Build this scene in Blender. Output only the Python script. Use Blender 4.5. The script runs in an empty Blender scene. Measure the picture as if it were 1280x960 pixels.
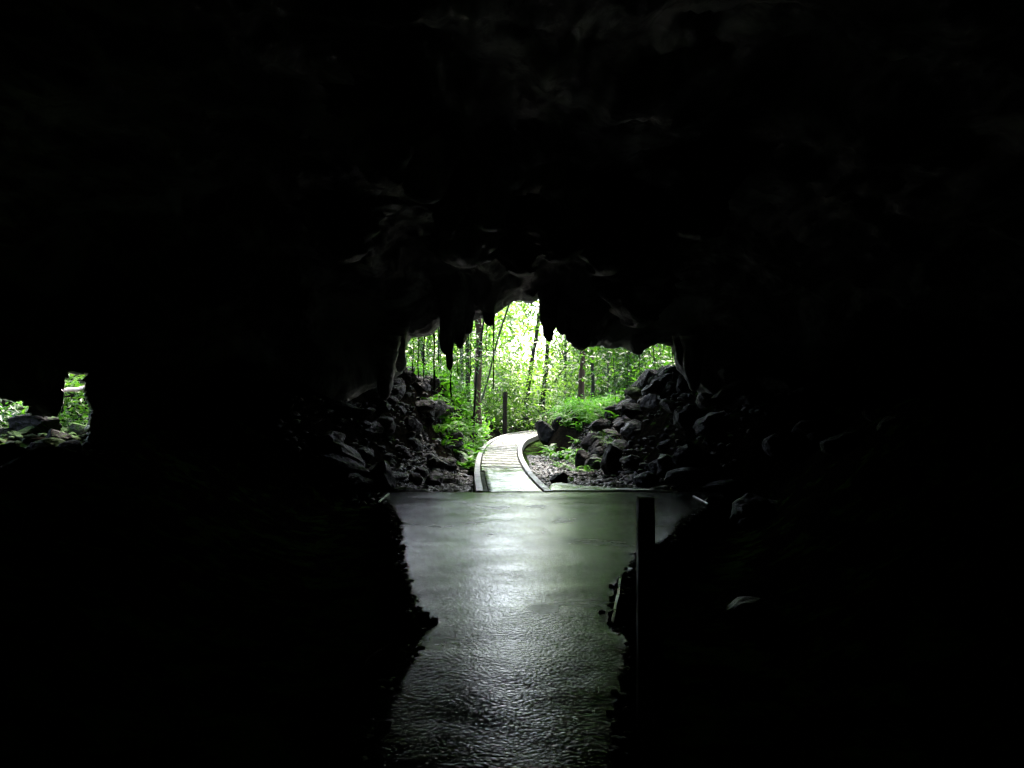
import bpy, math, random
import numpy as np
from mathutils import Vector, Matrix, Euler

random.seed(7)
RNG = np.random.default_rng(11)
S = bpy.context.scene
COL = S.collection

# ------------------------------------------------------------------ camera, sky, sun, exposure
EYE, HOR, FP = 1.6, 500.0, 1000.0          # eye height, photo row of the horizon, focal length in photo pixels
cam_d = bpy.data.cameras.new("camera")
cam = bpy.data.objects.new("camera", cam_d); COL.objects.link(cam)
cam.location = (0, 0, EYE); cam.rotation_euler = (math.radians(90), 0, 0)
cam_d.sensor_width = 36; cam_d.lens = 36 * FP / 1280; cam_d.shift_y = 20 / 1280
cam_d.clip_start = 0.05; cam_d.clip_end = 2000
S.camera = cam

SUN_EL, SUN_AZ = math.radians(62), math.radians(8)      # azimuth measured from +Y towards +X
w = bpy.data.worlds.new("World"); S.world = w; w.use_nodes = True
nt = w.node_tree; bg = nt.nodes["Background"]
sky = nt.nodes.new("ShaderNodeTexSky"); sky.sky_type = 'NISHITA'; sky.sun_disc = False
sky.sun_elevation = SUN_EL; sky.sun_rotation = SUN_AZ
sky.dust_density = 5.0; sky.air_density = 1.0; sky.ozone_density = 1.0
nt.links.new(sky.outputs[0], bg.inputs[0]); bg.inputs[1].default_value = 0.15
sun_d = bpy.data.lights.new("sun", 'SUN'); sun_d.energy = 1.5; sun_d.angle = math.radians(12)
sun_d.color = (1.0, 0.96, 0.9)
sun = bpy.data.objects.new("sun", sun_d); COL.objects.link(sun)
sd = Vector((math.sin(SUN_AZ) * math.cos(SUN_EL), math.cos(SUN_AZ) * math.cos(SUN_EL), math.sin(SUN_EL)))
sun.rotation_euler = sd.to_track_quat('Z', 'Y').to_euler(); sun.location = (0, 30, 40)

S.view_settings.view_transform = 'Standard'; S.view_settings.look = 'None'
S.view_settings.gamma = 1.0; S.view_settings.exposure = 4.1
S.render.engine = 'CYCLES'
S.cycles.use_denoising = True; S.cycles.max_bounces = 7; S.cycles.diffuse_bounces = 4
S.cycles.glossy_bounces = 4; S.cycles.sample_clamp_indirect = 8
S.cycles.use_adaptive_sampling = False

# ------------------------------------------------------------------ helpers
def px(x, y, Y):                      # photo pixel at distance Y -> point in the place
    return np.array(((x - 640) / FP * Y, Y, EYE + (HOR - y) / FP * Y))
def gp(x, y, z=0.0):                  # photo pixel on a level floor at height z
    Y = (EYE - z) * FP / (y - HOR)
    return ((x - 640) / FP * Y, Y)

def _hash(ix, iy, iz, seed):
    h = (ix * 374761393 + iy * 668265263 + iz * 2147483647 + seed * 1274126177) & 0xFFFFFFFF
    h = ((h ^ (h >> 13)) * 1274126177) & 0xFFFFFFFF
    return ((h ^ (h >> 16)) & 0xFFFF) / 65535.0 * 2 - 1
def vnoise(p, seed=0):
    p = np.asarray(p, float); i = np.floor(p).astype(np.int64); f = p - i; f = f * f * (3 - 2 * f)
    out = 0
    for dx in (0, 1):
        wx = f[:, 0] if dx else 1 - f[:, 0]
        for dy in (0, 1):
            wy = f[:, 1] if dy else 1 - f[:, 1]
            for dz in (0, 1):
                wz = f[:, 2] if dz else 1 - f[:, 2]
                out = out + wx * wy * wz * _hash(i[:, 0] + dx, i[:, 1] + dy, i[:, 2] + dz, seed)
    return out
def fbm(p, octv=4, seed=0, ridged=False):
    p = np.asarray(p, float); a = 1.0; s = 0; t = 0
    for k in range(octv):
        n = vnoise(p, seed + k)
        if ridged: n = 1 - 2 * np.abs(n)
        s = s + a * n; t += a; a *= 0.5; p = p * 2.03 + 7.1
    return s / t

def mesh_from(name, v, f, smooth=False):
    """v (n,3); f array (m,k) or list"""
    me = bpy.data.meshes.new(name)
    if isinstance(f, np.ndarray):
        v = np.asarray(v, np.float32); m, k = f.shape
        me.vertices.add(len(v)); me.vertices.foreach_set("co", v.ravel())
        me.loops.add(m * k); me.loops.foreach_set("vertex_index", f.astype(np.int32).ravel())
        me.polygons.add(m); me.polygons.foreach_set("loop_start", np.arange(0, m * k, k, dtype=np.int32))
        me.update(calc_edges=True)
    else:
        me.from_pydata([tuple(q) for q in v], [], f); me.update()
    me.polygons.foreach_set("use_smooth", np.full(len(me.polygons), smooth, bool))
    return me
def link(name, me, mat=None, parent=None, loc=None):
    o = bpy.data.objects.new(name, me); COL.objects.link(o)
    if mat and not me.materials: me.materials.append(mat)
    if parent: o.parent = parent
    if loc is not None: o.location = loc
    return o
def tag(o, label=None, cat=None, group=None, kind=None):
    if label: o["label"] = label
    if cat: o["category"] = cat
    if group: o["group"] = group
    if kind: o["kind"] = kind
    return o
def empty(name, loc=(0, 0, 0), rz=0.0):
    o = bpy.data.objects.new(name, None); COL.objects.link(o)
    o.location = loc; o.rotation_euler = (0, 0, rz); o.empty_display_size = 0.1
    return o
def copy_tree(o, parent=None):
    c = o.copy(); COL.objects.link(c)
    if parent: c.parent = parent
    for ch in list(o.children): copy_tree(ch, c)
    return c

# ------------------------------------------------------------------ materials
def new_mat(name):
    m = bpy.data.materials.new(name); m.use_nodes = True
    n = m.node_tree.nodes; l = m.node_tree.links
    return m, n, l, n["Principled BSDF"]
def noise_node(n, l, scale, detail=5, rough=0.55, vec=None, dist=0.0):
    t = n.new("ShaderNodeTexNoise"); t.inputs["Scale"].default_value = scale
    t.inputs["Detail"].default_value = detail; t.inputs["Roughness"].default_value = rough
    t.inputs["Distortion"].default_value = dist
    if vec: l.new(vec, t.inputs["Vector"])
    return t
def ramp(n, l, src, stops):
    r = n.new("ShaderNodeValToRGB"); e = r.color_ramp.elements
    while len(e) < len(stops): e.new(0.5)
    for k, (p, c) in enumerate(stops):
        e[k].position = p; e[k].color = (c, c, c, 1) if isinstance(c, (int, float)) else (*c, 1)
    l.new(src, r.inputs[0]); return r
def rock_mat(name, c0, c1, rough=(0.55, 0.9), scale=1.2, bump=0.5, moss=0.0, coord='Object', spec=0.1, fine=14):
    m, n, l, b = new_mat(name)
    tc = n.new("ShaderNodeTexCoord"); vec = tc.outputs[coord]
    a = noise_node(n, l, scale, 8, 0.62, vec, 0.4)
    col = ramp(n, l, a.outputs[0], [(0.3, c0), (0.7, c1)])
    out = col.outputs[0]
    if moss > 0:
        mn = noise_node(n, l, scale * 1.7, 6, 0.7, vec)
        g = n.new("ShaderNodeNewGeometry"); sx = n.new("ShaderNodeSeparateXYZ"); l.new(g.outputs["Normal"], sx.inputs[0])
        add = n.new("ShaderNodeMath"); add.operation = 'MULTIPLY_ADD'; l.new(sx.outputs[2], add.inputs[0])
        add.inputs[1].default_value = 0.25; l.new(mn.outputs[0], add.inputs[2])
        mr = ramp(n, l, add.outputs[0], [(0.78 - moss * 0.4, 0.0), (0.86 - moss * 0.4, 1.0)])
        mx = n.new("ShaderNodeMixRGB"); l.new(mr.outputs[0], mx.inputs[0]); l.new(out, mx.inputs[1])
        mx.inputs[2].default_value = (0.02, 0.045, 0.008, 1); out = mx.outputs[0]
    l.new(out, b.inputs["Base Color"])
    rn = noise_node(n, l, scale * 3, 5, 0.6, vec)
    rr = ramp(n, l, rn.outputs[0], [(0.35, rough[0]), (0.65, rough[1])]); l.new(rr.outputs[0], b.inputs["Roughness"])
    b.inputs["Specular IOR Level"].default_value = spec
    f1 = noise_node(n, l, fine, 8, 0.7, vec); f2 = n.new("ShaderNodeTexVoronoi"); f2.inputs["Scale"].default_value = fine * 0.35
    l.new(vec, f2.inputs["Vector"])
    ad = n.new("ShaderNodeMath"); ad.operation = 'ADD'; l.new(f1.outputs[0], ad.inputs[0]); l.new(f2.outputs[0], ad.inputs[1])
    bp = n.new("ShaderNodeBump"); bp.inputs["Strength"].default_value = bump; bp.inputs["Distance"].default_value = 0.06
    l.new(ad.outputs[0], bp.inputs["Height"]); l.new(bp.outputs[0], b.inputs["Normal"])
    return m
M = {}
M['cave'] = rock_mat("cave_limestone", (0.013, 0.013, 0.0125), (0.085, 0.084, 0.08), (0.3, 0.8), 0.7, 0.9, 0.0, spec=0.5, fine=7)
def calcite(m):
    n = m.node_tree.nodes; l = m.node_tree.links; b = n["Principled BSDF"]; src = b.inputs["Base Color"].links[0].from_socket
    tc = n.new("ShaderNodeTexCoord"); a = noise_node(n, l, 0.5, 7, 0.68, tc.outputs["Object"], 0.8)
    r = ramp(n, l, a.outputs[0], [(0.5, 0.0), (0.6, 1.0)]); mx = n.new("ShaderNodeMixRGB")
    l.new(r.outputs[0], mx.inputs[0]); l.new(src, mx.inputs[1]); mx.inputs[2].default_value = (0.4, 0.4, 0.39, 1); l.new(mx.outputs[0], b.inputs["Base Color"])
calcite(M['cave'])
M['dark_limestone'] = rock_mat("wet_limestone", (0.005, 0.0048, 0.0045), (0.022, 0.021, 0.019), (0.25, 0.9), 1.0, 0.8, 0.1, spec=0.09)
M['rock'] = rock_mat("grey_rock", (0.004, 0.0039, 0.0036), (0.028, 0.027, 0.025), (0.25, 0.9), 2.0, 0.8, 0.1, spec=0.09)
M['flowstone'] = rock_mat('pale_flowstone', (0.04, 0.04, 0.04), (0.42, 0.42, 0.41), (0.35, 0.8), 2.6, 1.0, 0.0, spec=0.5, fine=9)
M['dark_rock'] = rock_mat("dark_rock", (0.004, 0.004, 0.004), (0.016, 0.015, 0.014), (0.4, 0.85), 2.0, 0.8, 0.05, spec=0.05)
M['moss_rock'] = rock_mat("mossy_rock", (0.012, 0.015, 0.008), (0.05, 0.055, 0.035), (0.5, 0.9), 2.4, 0.8, 0.6, spec=0.05)
M['pebble'] = rock_mat("pebbles", (0.006, 0.006, 0.006), (0.04, 0.04, 0.04), (0.2, 0.5), 5.0, 0.3, 0.0, spec=0.2, fine=30)
M['soil'] = rock_mat("dark_soil", (0.002, 0.0018, 0.0014), (0.008, 0.007, 0.005), (0.7, 0.95), 1.5, 0.8, 0.1, spec=0.0, fine=22)

def wet_floor_mat(name, c0, c1, r0, r1, bs, big=0.0, spec=0.5, dist=0.0036, sheen_cut=0.0):
    m, n, l, b = new_mat(name)
    tc = n.new("ShaderNodeTexCoord"); vec = tc.outputs["Object"]
    a = noise_node(n, l, 2.6, 7, 0.65, vec, 0.3)
    l.new(ramp(n, l, a.outputs[0], [(0.3, c0), (0.72, c1)]).outputs[0], b.inputs["Base Color"])
    mp = n.new("ShaderNodeMapping"); mp.inputs["Scale"].default_value = (0.7, 1.0, 1.0); l.new(vec, mp.inputs[0])
    wn = noise_node(n, l, 1.3, 6, 0.6, mp.outputs[0], 0.5)
    rr = ramp(n, l, wn.outputs[0], [(0.36, r0), (0.56, r1), (0.68, r1 * 2.2)]); l.new(rr.outputs[0], b.inputs["Roughness"])
    # coarse aggregate of the slab: pebbly relief, some of it drowned under a water film
    v = n.new("ShaderNodeTexVoronoi"); v.inputs["Scale"].default_value = 52; v.feature = 'SMOOTH_F1'
    nn = noise_node(n, l, 6, 4, 0.6, vec)
    wr = n.new("ShaderNodeMixRGB"); wr.inputs[0].default_value = 0.08; l.new(vec, wr.inputs[1]); l.new(nn.outputs["Color"], wr.inputs[2])
    l.new(wr.outputs[0], v.inputs["Vector"])
    f = noise_node(n, l, 85, 4, 0.7, vec); g = noise_node(n, l, 17, 5, 0.65, vec)
    rid = n.new("ShaderNodeMapping"); rid.inputs["Rotation"].default_value = (0, 0, math.radians(-62)); rid.inputs["Scale"].default_value = (0.22, 3.0, 1)
    l.new(vec, rid.inputs[0]); rg = noise_node(n, l, 3.0, 4, 0.7, rid.outputs[0], 0.2)
    def mul(s, k):
        q = n.new("ShaderNodeMath"); q.operation = 'MULTIPLY'; l.new(s, q.inputs[0]); q.inputs[1].default_value = k; return q.outputs[0]
    def add(s, t):
        q = n.new("ShaderNodeMath"); q.operation = 'ADD'; l.new(s, q.inputs[0]); l.new(t, q.inputs[1]); return q.outputs[0]
    h = add(add(mul(v.outputs[0], -1.5), mul(f.outputs[0], 0.45)), add(add(mul(g.outputs[0], 0.4), mul(noise_node(n, l, 8, 4, 0.6, vec).outputs[0], 0.6)), mul(rg.outputs[0], 0.35 + big)))
    bp = n.new("ShaderNodeBump"); bp.inputs["Distance"].default_value = dist
    st = ramp(n, l, wn.outputs[0], [(0.33, bs * 0.75), (0.6, bs)]); l.new(st.outputs[0], bp.inputs["Strength"])
    l.new(h, bp.inputs["Height"]); l.new(bp.outputs[0], b.inputs["Normal"])
    b.inputs["Specular IOR Level"].default_value = spec
    if sheen_cut > 0:                                    # matte patches mixed in; the dimmer glare at the sides is painted in
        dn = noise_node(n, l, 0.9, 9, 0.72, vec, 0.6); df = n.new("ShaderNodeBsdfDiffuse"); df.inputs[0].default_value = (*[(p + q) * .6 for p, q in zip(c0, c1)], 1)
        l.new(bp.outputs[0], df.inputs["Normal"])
        sp = n.new("ShaderNodeSeparateXYZ"); l.new(vec, sp.inputs[0])      # glare painted weaker away from the middle, in place of light falloff
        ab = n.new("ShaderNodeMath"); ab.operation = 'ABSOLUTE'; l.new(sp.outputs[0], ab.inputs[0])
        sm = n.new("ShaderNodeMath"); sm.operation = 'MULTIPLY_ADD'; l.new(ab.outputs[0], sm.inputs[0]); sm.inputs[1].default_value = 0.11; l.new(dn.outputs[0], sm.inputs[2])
        fr = ramp(n, l, sm.outputs[0], [(0.4, sheen_cut * 0.35), (0.62, sheen_cut), (0.86, 0.75)])
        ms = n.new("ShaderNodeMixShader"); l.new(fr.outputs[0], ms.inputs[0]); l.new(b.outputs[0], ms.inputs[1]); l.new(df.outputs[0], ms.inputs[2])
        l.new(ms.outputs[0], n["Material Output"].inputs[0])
    return m
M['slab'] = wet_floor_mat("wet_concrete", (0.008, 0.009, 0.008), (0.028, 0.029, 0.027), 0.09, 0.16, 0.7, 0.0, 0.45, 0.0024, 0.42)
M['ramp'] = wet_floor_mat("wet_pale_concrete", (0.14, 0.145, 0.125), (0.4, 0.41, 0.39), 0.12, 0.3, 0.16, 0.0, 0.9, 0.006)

def wood_mat(name, c0, c1, r=(0.2, 0.5), moss=False, bump=0.4, spec=0.5):
    m, n, l, b = new_mat(name); b.inputs['Specular IOR Level'].default_value = spec
    tc = n.new("ShaderNodeTexCoord"); mp = n.new("ShaderNodeMapping"); mp.inputs["Scale"].default_value = (1.0, 14, 6)
    l.new(tc.outputs["Object"], mp.inputs[0])
    a = noise_node(n, l, 3.0, 7, 0.65, mp.outputs[0], 0.6)
    l.new(ramp(n, l, a.outputs[0], [(0.3, c0), (0.7, c1)]).outputs[0], b.inputs["Base Color"])
    q = noise_node(n, l, 4.0, 4, 0.6, tc.outputs["Object"])
    l.new(ramp(n, l, q.outputs[0], [(0.35, r[0]), (0.65, r[1])]).outputs[0], b.inputs["Roughness"])
    bp = n.new("ShaderNodeBump"); bp.inputs["Strength"].default_value = bump; bp.inputs["Distance"].default_value = 0.006
    l.new(a.outputs[0], bp.inputs["Height"]); l.new(bp.outputs[0], b.inputs["Normal"])
    return m
M['deck'] = wood_mat("wet_deck_timber", (0.2, 0.195, 0.18), (0.46, 0.45, 0.43), (0.1, 0.3))
M['curb'] = wood_mat("grey_curb_timber", (0.07, 0.07, 0.065), (0.3, 0.295, 0.28), (0.25, 0.6))
M['post'] = wood_mat("black_wet_post", (0.004, 0.004, 0.004), (0.012, 0.012, 0.011), (0.4, 0.8), spec=0.15)
M['dark_wood'] = wood_mat("dark_wood", (0.005, 0.004, 0.003), (0.014, 0.011, 0.008), (0.5, 0.8), spec=0.08)
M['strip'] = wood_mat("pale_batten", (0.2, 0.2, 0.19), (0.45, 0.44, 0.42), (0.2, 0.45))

def bark_mat(name, c0, c1):
    m, n, l, b = new_mat(name)
    tc = n.new("ShaderNodeTexCoord"); mp = n.new("ShaderNodeMapping"); mp.inputs["Scale"].default_value = (6, 6, 1.2)
    l.new(tc.outputs["Object"], mp.inputs[0])
    a = noise_node(n, l, 2.4, 8, 0.68, mp.outputs[0], 0.5)
    l.new(ramp(n, l, a.outputs[0], [(0.32, c0), (0.7, c1)]).outputs[0], b.inputs["Base Color"])
    b.inputs["Roughness"].default_value = 0.8; b.inputs["Specular IOR Level"].default_value = 0.1
    bp = n.new("ShaderNodeBump"); bp.inputs["Strength"].default_value = 0.7; bp.inputs["Distance"].default_value = 0.03
    l.new(a.outputs[0], bp.inputs["Height"]); l.new(bp.outputs[0], b.inputs["Normal"])
    return m
M['bark'] = bark_mat("brown_bark", (0.016, 0.009, 0.005), (0.06, 0.036, 0.022))
M['bark_green'] = bark_mat("lichen_bark", (0.018, 0.024, 0.01), (0.06, 0.075, 0.04))
M['bark_dark'] = bark_mat("dark_bark", (0.008, 0.007, 0.004), (0.022, 0.02, 0.013))
M['root'] = bark_mat("root_bark", (0.008, 0.007, 0.005), (0.03, 0.026, 0.02))
M['pale_wood'] = bark_mat("pale_dead_wood", (0.22, 0.17, 0.14), (0.5, 0.42, 0.37))

def leaf_mat(name, c0, c1, trans=0.5, rough=0.4):
    m, n, l, b = new_mat(name)
    g = n.new("ShaderNodeNewGeometry"); r = ramp(n, l, g.outputs["Random Per Island"], [(0.0, c0), (1.0, c1)])
    l.new(r.outputs[0], b.inputs["Base Color"]); b.inputs["Roughness"].default_value = rough; b.inputs["Specular IOR Level"].default_value = 0.3
    t = n.new("ShaderNodeBsdfTranslucent")
    hs = n.new("ShaderNodeMixRGB"); hs.blend_type = 'MULTIPLY'; hs.inputs[0].default_value = 1
    l.new(r.outputs[0], hs.inputs[1]); hs.inputs[2].default_value = (1.3, 1.7, 0.5, 1); l.new(hs.outputs[0], t.inputs[0])
    mx = n.new("ShaderNodeMixShader"); mx.inputs[0].default_value = trans
    l.new(b.outputs[0], mx.inputs[1]); l.new(t.outputs[0], mx.inputs[2])
    l.new(mx.outputs[0], n["Material Output"].inputs[0])
    return m
M['leaf'] = leaf_mat("canopy_leaves", (0.015, 0.045, 0.008), (0.065, 0.125, 0.022), 0.5, 0.3)
M['leaf_pale'] = leaf_mat("pale_leaves", (0.045, 0.085, 0.022), (0.11, 0.16, 0.05), 0.55, 0.3)
M['leaf_dark'] = leaf_mat("dark_leaves", (0.01, 0.03, 0.005), (0.035, 0.09, 0.013), 0.45)
M['fern'] = leaf_mat("fern_green", (0.028, 0.1, 0.006), (0.09, 0.21, 0.018), 0.5)
M['broad'] = leaf_mat("broadleaf_green", (0.022, 0.08, 0.006), (0.07, 0.17, 0.018), 0.5, 0.35)

# ------------------------------------------------------------------ terrain
def sstep(t):
    t = np.clip(t, 0, 1); return t * t * (3 - 2 * t)
def terrain_z(x, y):
    x = np.asarray(x, float); y = np.asarray(y, float)
    z = np.full(x.shape, -0.28)
    # right bank
    xr0 = np.interp(y, [-5, 6, 9, 13, 15, 19, 23, 27, 30, 40, 44, 60], [1.2, 1.6, 2.2, 3.6, 2.5, 2.1, 1.9, 1.5, 1.1, 1.75, 3.5, 3.0])
    hr = np.interp(y, [-5, 8, 14, 20, 24, 28, 34, 45, 70], [1.2, 1.6, 2.0, 2.6, 2.3, 1.45, 1.45, 1.6, 2.2])
    wr = np.interp(y, [-5, 8, 14, 20, 26, 29, 60], [3.5, 3.2, 2.6, 2.4, 2.2, 1.0, 1.6])
    z += hr * sstep((x - xr0) / wr)
    # left bank
    xl0 = np.interp(y, [-5, 4, 9, 13, 15, 18, 21, 27, 33, 40, 46, 60], [-1.0, -1.1, -2.0, -3.2, -2.2, -1.6, -1.15, -1.0, -0.85, -0.2, -0.2, -3])
    hl = np.interp(y, [-5, 6, 12, 15, 18, 22, 30, 40, 60], [0.5, 0.8, 1.2, 2.0, 2.5, 2.5, 2.0, 1.8, 2.0])
    wl = np.interp(y, [-5, 12, 15, 20, 24, 30, 60], [3.5, 3.0, 2.5, 2.1, 1.1, .9, 4])
    lb = hl * sstep((xl0 - x) / wl)
    # the ground behind the side opening, far left
    side = 0.35 + 0.22 * np.clip(y - 12, -2, 4)
    k = sstep((-5.5 - x) / 1.8)
    z += lb * (1 - k) + side * k + 4.5 * sstep((-6.5 - x) / 1.5) * sstep((y - 17.2) / 3.5) * (1 - sstep((y - 24) / 8))
    # bend of the path closes at the back
    back = sstep((y - 43.5) / 4.0) * (1 - sstep((np.abs(x - 1.2)) / 6)) * 1.2
    z += back
    z += sstep((y - 55) / 60) * 2
    return z
def ground_z(x, y):
    """terrain with its own relief (as meshed)"""
    x = np.atleast_1d(np.asarray(x, float)); y = np.atleast_1d(np.asarray(y, float))
    z = terrain_z(x, y)
    p = np.stack([x, y, np.zeros_like(x)], 1)
    up = np.clip((z + 0.28) / 0.8, 0.12, 1)
    z = z + up * (0.16 * fbm(p * 0.9, 4, 3) + 0.10 * fbm(p * 2.6, 3, 9, True))
    z = z + np.where(np.abs(x) > 60, 0, 0)
    return z
def axis(a, b, c, d, fine, n_out):
    left = -np.geomspace(abs(b), abs(a), n_out)[::-1][:-1] if a < b else []
    return left
def mk_axis(lo, flo, fhi, hi, step, n):
    mid = np.arange(flo, fhi + 1e-6, step)
    L = flo - (np.geomspace(step, flo - lo + step, n) - step)[1:][::-1]
    R = fhi + (np.geomspace(step, hi - fhi + step, n) - step)[1:]
    return np.concatenate([L, mid, R])
gx = mk_axis(-700, -11, 8, 700, 0.12, 26); gy = mk_axis(-40, 2, 46, 1200, 0.14, 26)
GX, GY = np.meshgrid(gx, gy)
gz = ground_z(GX.ravel(), GY.ravel())
nx, ny = len(gx), len(gy)
idx = np.arange(nx * ny).reshape(ny, nx)
gf = np.stack([idx[:-1, :-1].ravel(), idx[:-1, 1:].ravel(), idx[1:, 1:].ravel(), idx[1:, :-1].ravel()], 1)
g = link("ground", mesh_from("ground", np.stack([GX.ravel(), GY.ravel(), gz], 1), gf, True), M['soil'])
tag(g, "dark soil and rock ground rising in banks beside the path", kind="structure")

# ------------------------------------------------------------------ cave shell
MY = 17.0
top_px = [(300, 640), (370, 560), (440, 498), (480, 478), (503, 466), (504, 445), (509, 428), (516, 422), (528, 421), (541, 418), (549, 408), (556, 404),
          (566, 412), (571, 430), (579, 432), (584, 424), (587, 408), (592, 400), (600, 397), (608, 402), (613, 404), (618, 398),
          (620, 391), (627, 387), (635, 381), (641, 377), (650, 375), (657, 378), (664, 379), (668, 376), (672, 374), (690, 372), (697, 404), (702, 416),
          (711, 423), (717, 434), (724, 437), (731, 435), (740, 433), (752, 432), (760, 434), (770, 433), (779, 434), (788, 439),
          (797, 442), (804, 437), (809, 430), (817, 428), (827, 430), (838, 433), (843, 444), (846, 460), (868, 486), (900, 520), (930, 570), (950, 640)]
mouth = np.array([px(a, b, MY)[[0, 2]] for a, b in top_px])
def resample(poly, n):
    d = np.r_[0, np.cumsum(np.linalg.norm(np.diff(poly, axis=0), axis=1))]
    s = np.linspace(0, d[-1], n)
    return np.stack([np.interp(s, d, poly[:, 0]), np.interp(s, d, poly[:, 1])], 1)
NA = 620
m0 = resample(mouth, NA)
m0 = m0 + 0.02 * np.stack([fbm(np.c_[m0 * 9, np.zeros(NA)], 3, 21), fbm(np.c_[m0 * 9, np.ones(NA)], 3, 22)], 1)
def hall(xl, xr, top, skew=0.0):
    t = np.linspace(0, 1, 200)
    a = math.pi * (1 - t)
    c = np.cos(a); s = np.sin(a)
    X = (xl + xr) / 2 + (xr - xl) / 2 * np.sign(c) * np.abs(c) ** 0.75
    Z = -1.6 + (top + 1.6) * np.abs(s) ** 0.75
    return resample(np.stack([X, Z], 1), NA)
# side view: ring list (Y, curve, blend power)
keys = [(23.0, 'out', 2.6), (21.6, 'out', 1.6), (19.8, 'out', 1.1), (17.8, 'out', 0.45), (17.0, 'm', 0), (16.5, 'in', 0.18),
        (16.0, hall(-5.2, 5.8, 4.3)), (15.2, hall(-6.4, 7.0, 4.6)), (14.5, hall(-8.5, 8.0, 4.9)), (13.7, hall(-12.0, 9.0, 5.2)),
        (11.0, hall(-14, 10, 5.6)), (8.0, hall(-15, 10.5, 6.0)), (3.0, hall(-15, 10, 6.3)), (-3, hall(-13, 9, 5.8)), (-8, hall(-9, 6, 4.5)), (-10.5, hall(-2, 1, 1.0))]
cent = np.array([0.1, 0.5])
def ring_of(kk):
    if isinstance(kk[1], str):
        d = m0 - cent; L = np.linalg.norm(d, axis=1, keepdims=True); return m0 + d / L * (kk[2] if kk[1] != 'm' else 0)
    return kk[1]
KR = [ring_of(k) for k in keys]; KY = [k[0] for k in keys]
sub = [5, 6, 8, 8, 8, 10, 20, 34, 34, 22, 14, 14, 10, 8, 6]
V = []; 
for i in range(len(keys) - 1):
    for j in range(sub[i]):
        t = j / sub[i]
        R = KR[i] * (1 - t) + KR[i + 1] * t; Yv = KY[i] * (1 - t) + KY[i + 1] * t
        V.append(np.c_[R[:, 0], np.full(NA, Yv), R[:, 1]])
V.append(np.c_[KR[-1][:, 0], np.full(NA, KY[-1]), KR[-1][:, 1]])
NR = len(V); P = np.concatenate(V)
# displacement: folded limestone, with drapery folds running down
amp = np.interp(P[:, 1], [-10, 12, 15.5, 16.9, 17.0, 17.8, 19.5, 22], [0.55, 0.55, 0.4, 0.08, 0.025, 0.05, 0.25, 0.5])
q = P * [0.55, 0.55, 0.38]
big = fbm(q, 5, 41, True); fold = fbm(P * [2.2, 2.2, 0.5], 4, 43)
dirn = P - np.array([0.1, 0, 0.5]); dirn[:, 1] = 0; dirn /= np.linalg.norm(dirn, axis=1, keepdims=True) + 1e-9
disp = -(amp * (0.9 * big + 0.45 * fold))[:, None] * dirn
P = P + disp
P[:, 1] += amp * 0.7 * fbm(P * 0.8, 4, 47)
P += (np.clip(amp * 1.2, .02, .16) * fbm(P * [3.5, 3.5, 2.2], 4, 49))[:, None] * np.array([.6, .6, .5])
ii = np.arange(NR * NA).reshape(NR, NA)
F = np.stack([ii[:-1, :-1].ravel(), ii[1:, :-1].ravel(), ii[1:, 1:].ravel(), ii[:-1, 1:].ravel()], 1)
# the side opening, far left: traced outline, cut through the wall where it stands (Y about 14)
hole_px = np.array([(-160, 470), (-60, 486), (0, 497), (18, 502), (25, 499), (32, 500), (34, 516), (50, 521), (68, 520), (76, 512), (79, 500), (78, 486),
                    (82, 472), (91, 464), (99, 462), (105, 466), (106, 486), (110, 500), (116, 510), (113, 530), (109, 560), (80, 640), (0, 690), (-160, 700)], float)
def inside(poly, x, y):
    r = np.zeros(len(x), bool); n = len(poly)
    for a in range(n):
        x1, y1 = poly[a]; x2, y2 = poly[(a + 1) % n]
        c = ((y1 > y) != (y2 > y)) & (x < (x2 - x1) * (y - y1) / (y2 - y1 + 1e-12) + x1)
        r ^= c
    return r
hc = P[F].mean(1)
sx_ = hc[:, 0] / np.maximum(hc[:, 1], 0.1) * FP + 640; sy_ = HOR - (hc[:, 2] - EYE) / np.maximum(hc[:, 1], 0.1) * FP
cut = inside(hole_px, sx_, sy_) & (hc[:, 1] > 8) & (hc[:, 1] < 16.5) & (hc[:, 0] < -5)
Fk = F[~cut]
# thicken the rim of that opening outwards
used = {}
ed = {}
Fc = F[cut]
for f in Fc:
    for a in range(4):
        e = (int(f[a]), int(f[(a + 1) % 4]))
        if (e[1], e[0]) in ed: del ed[(e[1], e[0])]
        else: ed[e] = 1
newv = []; newf = []; base = len(P)
def nv(i, k):
    key = (i, k)
    if key not in used:
        used[key] = base + len(newv); newv.append(P[i] + np.array([-0.58, 1, 0.0]) * 0.22 * k + 0.02 * RNG.normal(size=3))
    return used[key]
for (a, b) in ed:
    pa, pb = a, b
    for k in (1, 2, 3, 4):
        c, d = nv(a, k), nv(b, k); newf.append((pa, pb, d, c)); pa, pb = c, d
if newv:
    P = np.concatenate([P, np.array(newv)]); Fk = np.concatenate([Fk, np.array(newf)])
cave = link("cave_wall", mesh_from("cave_wall", P, Fk, True), M['cave'])
tag(cave, "black limestone cave vault around the bright ragged mouth", kind="structure")

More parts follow.
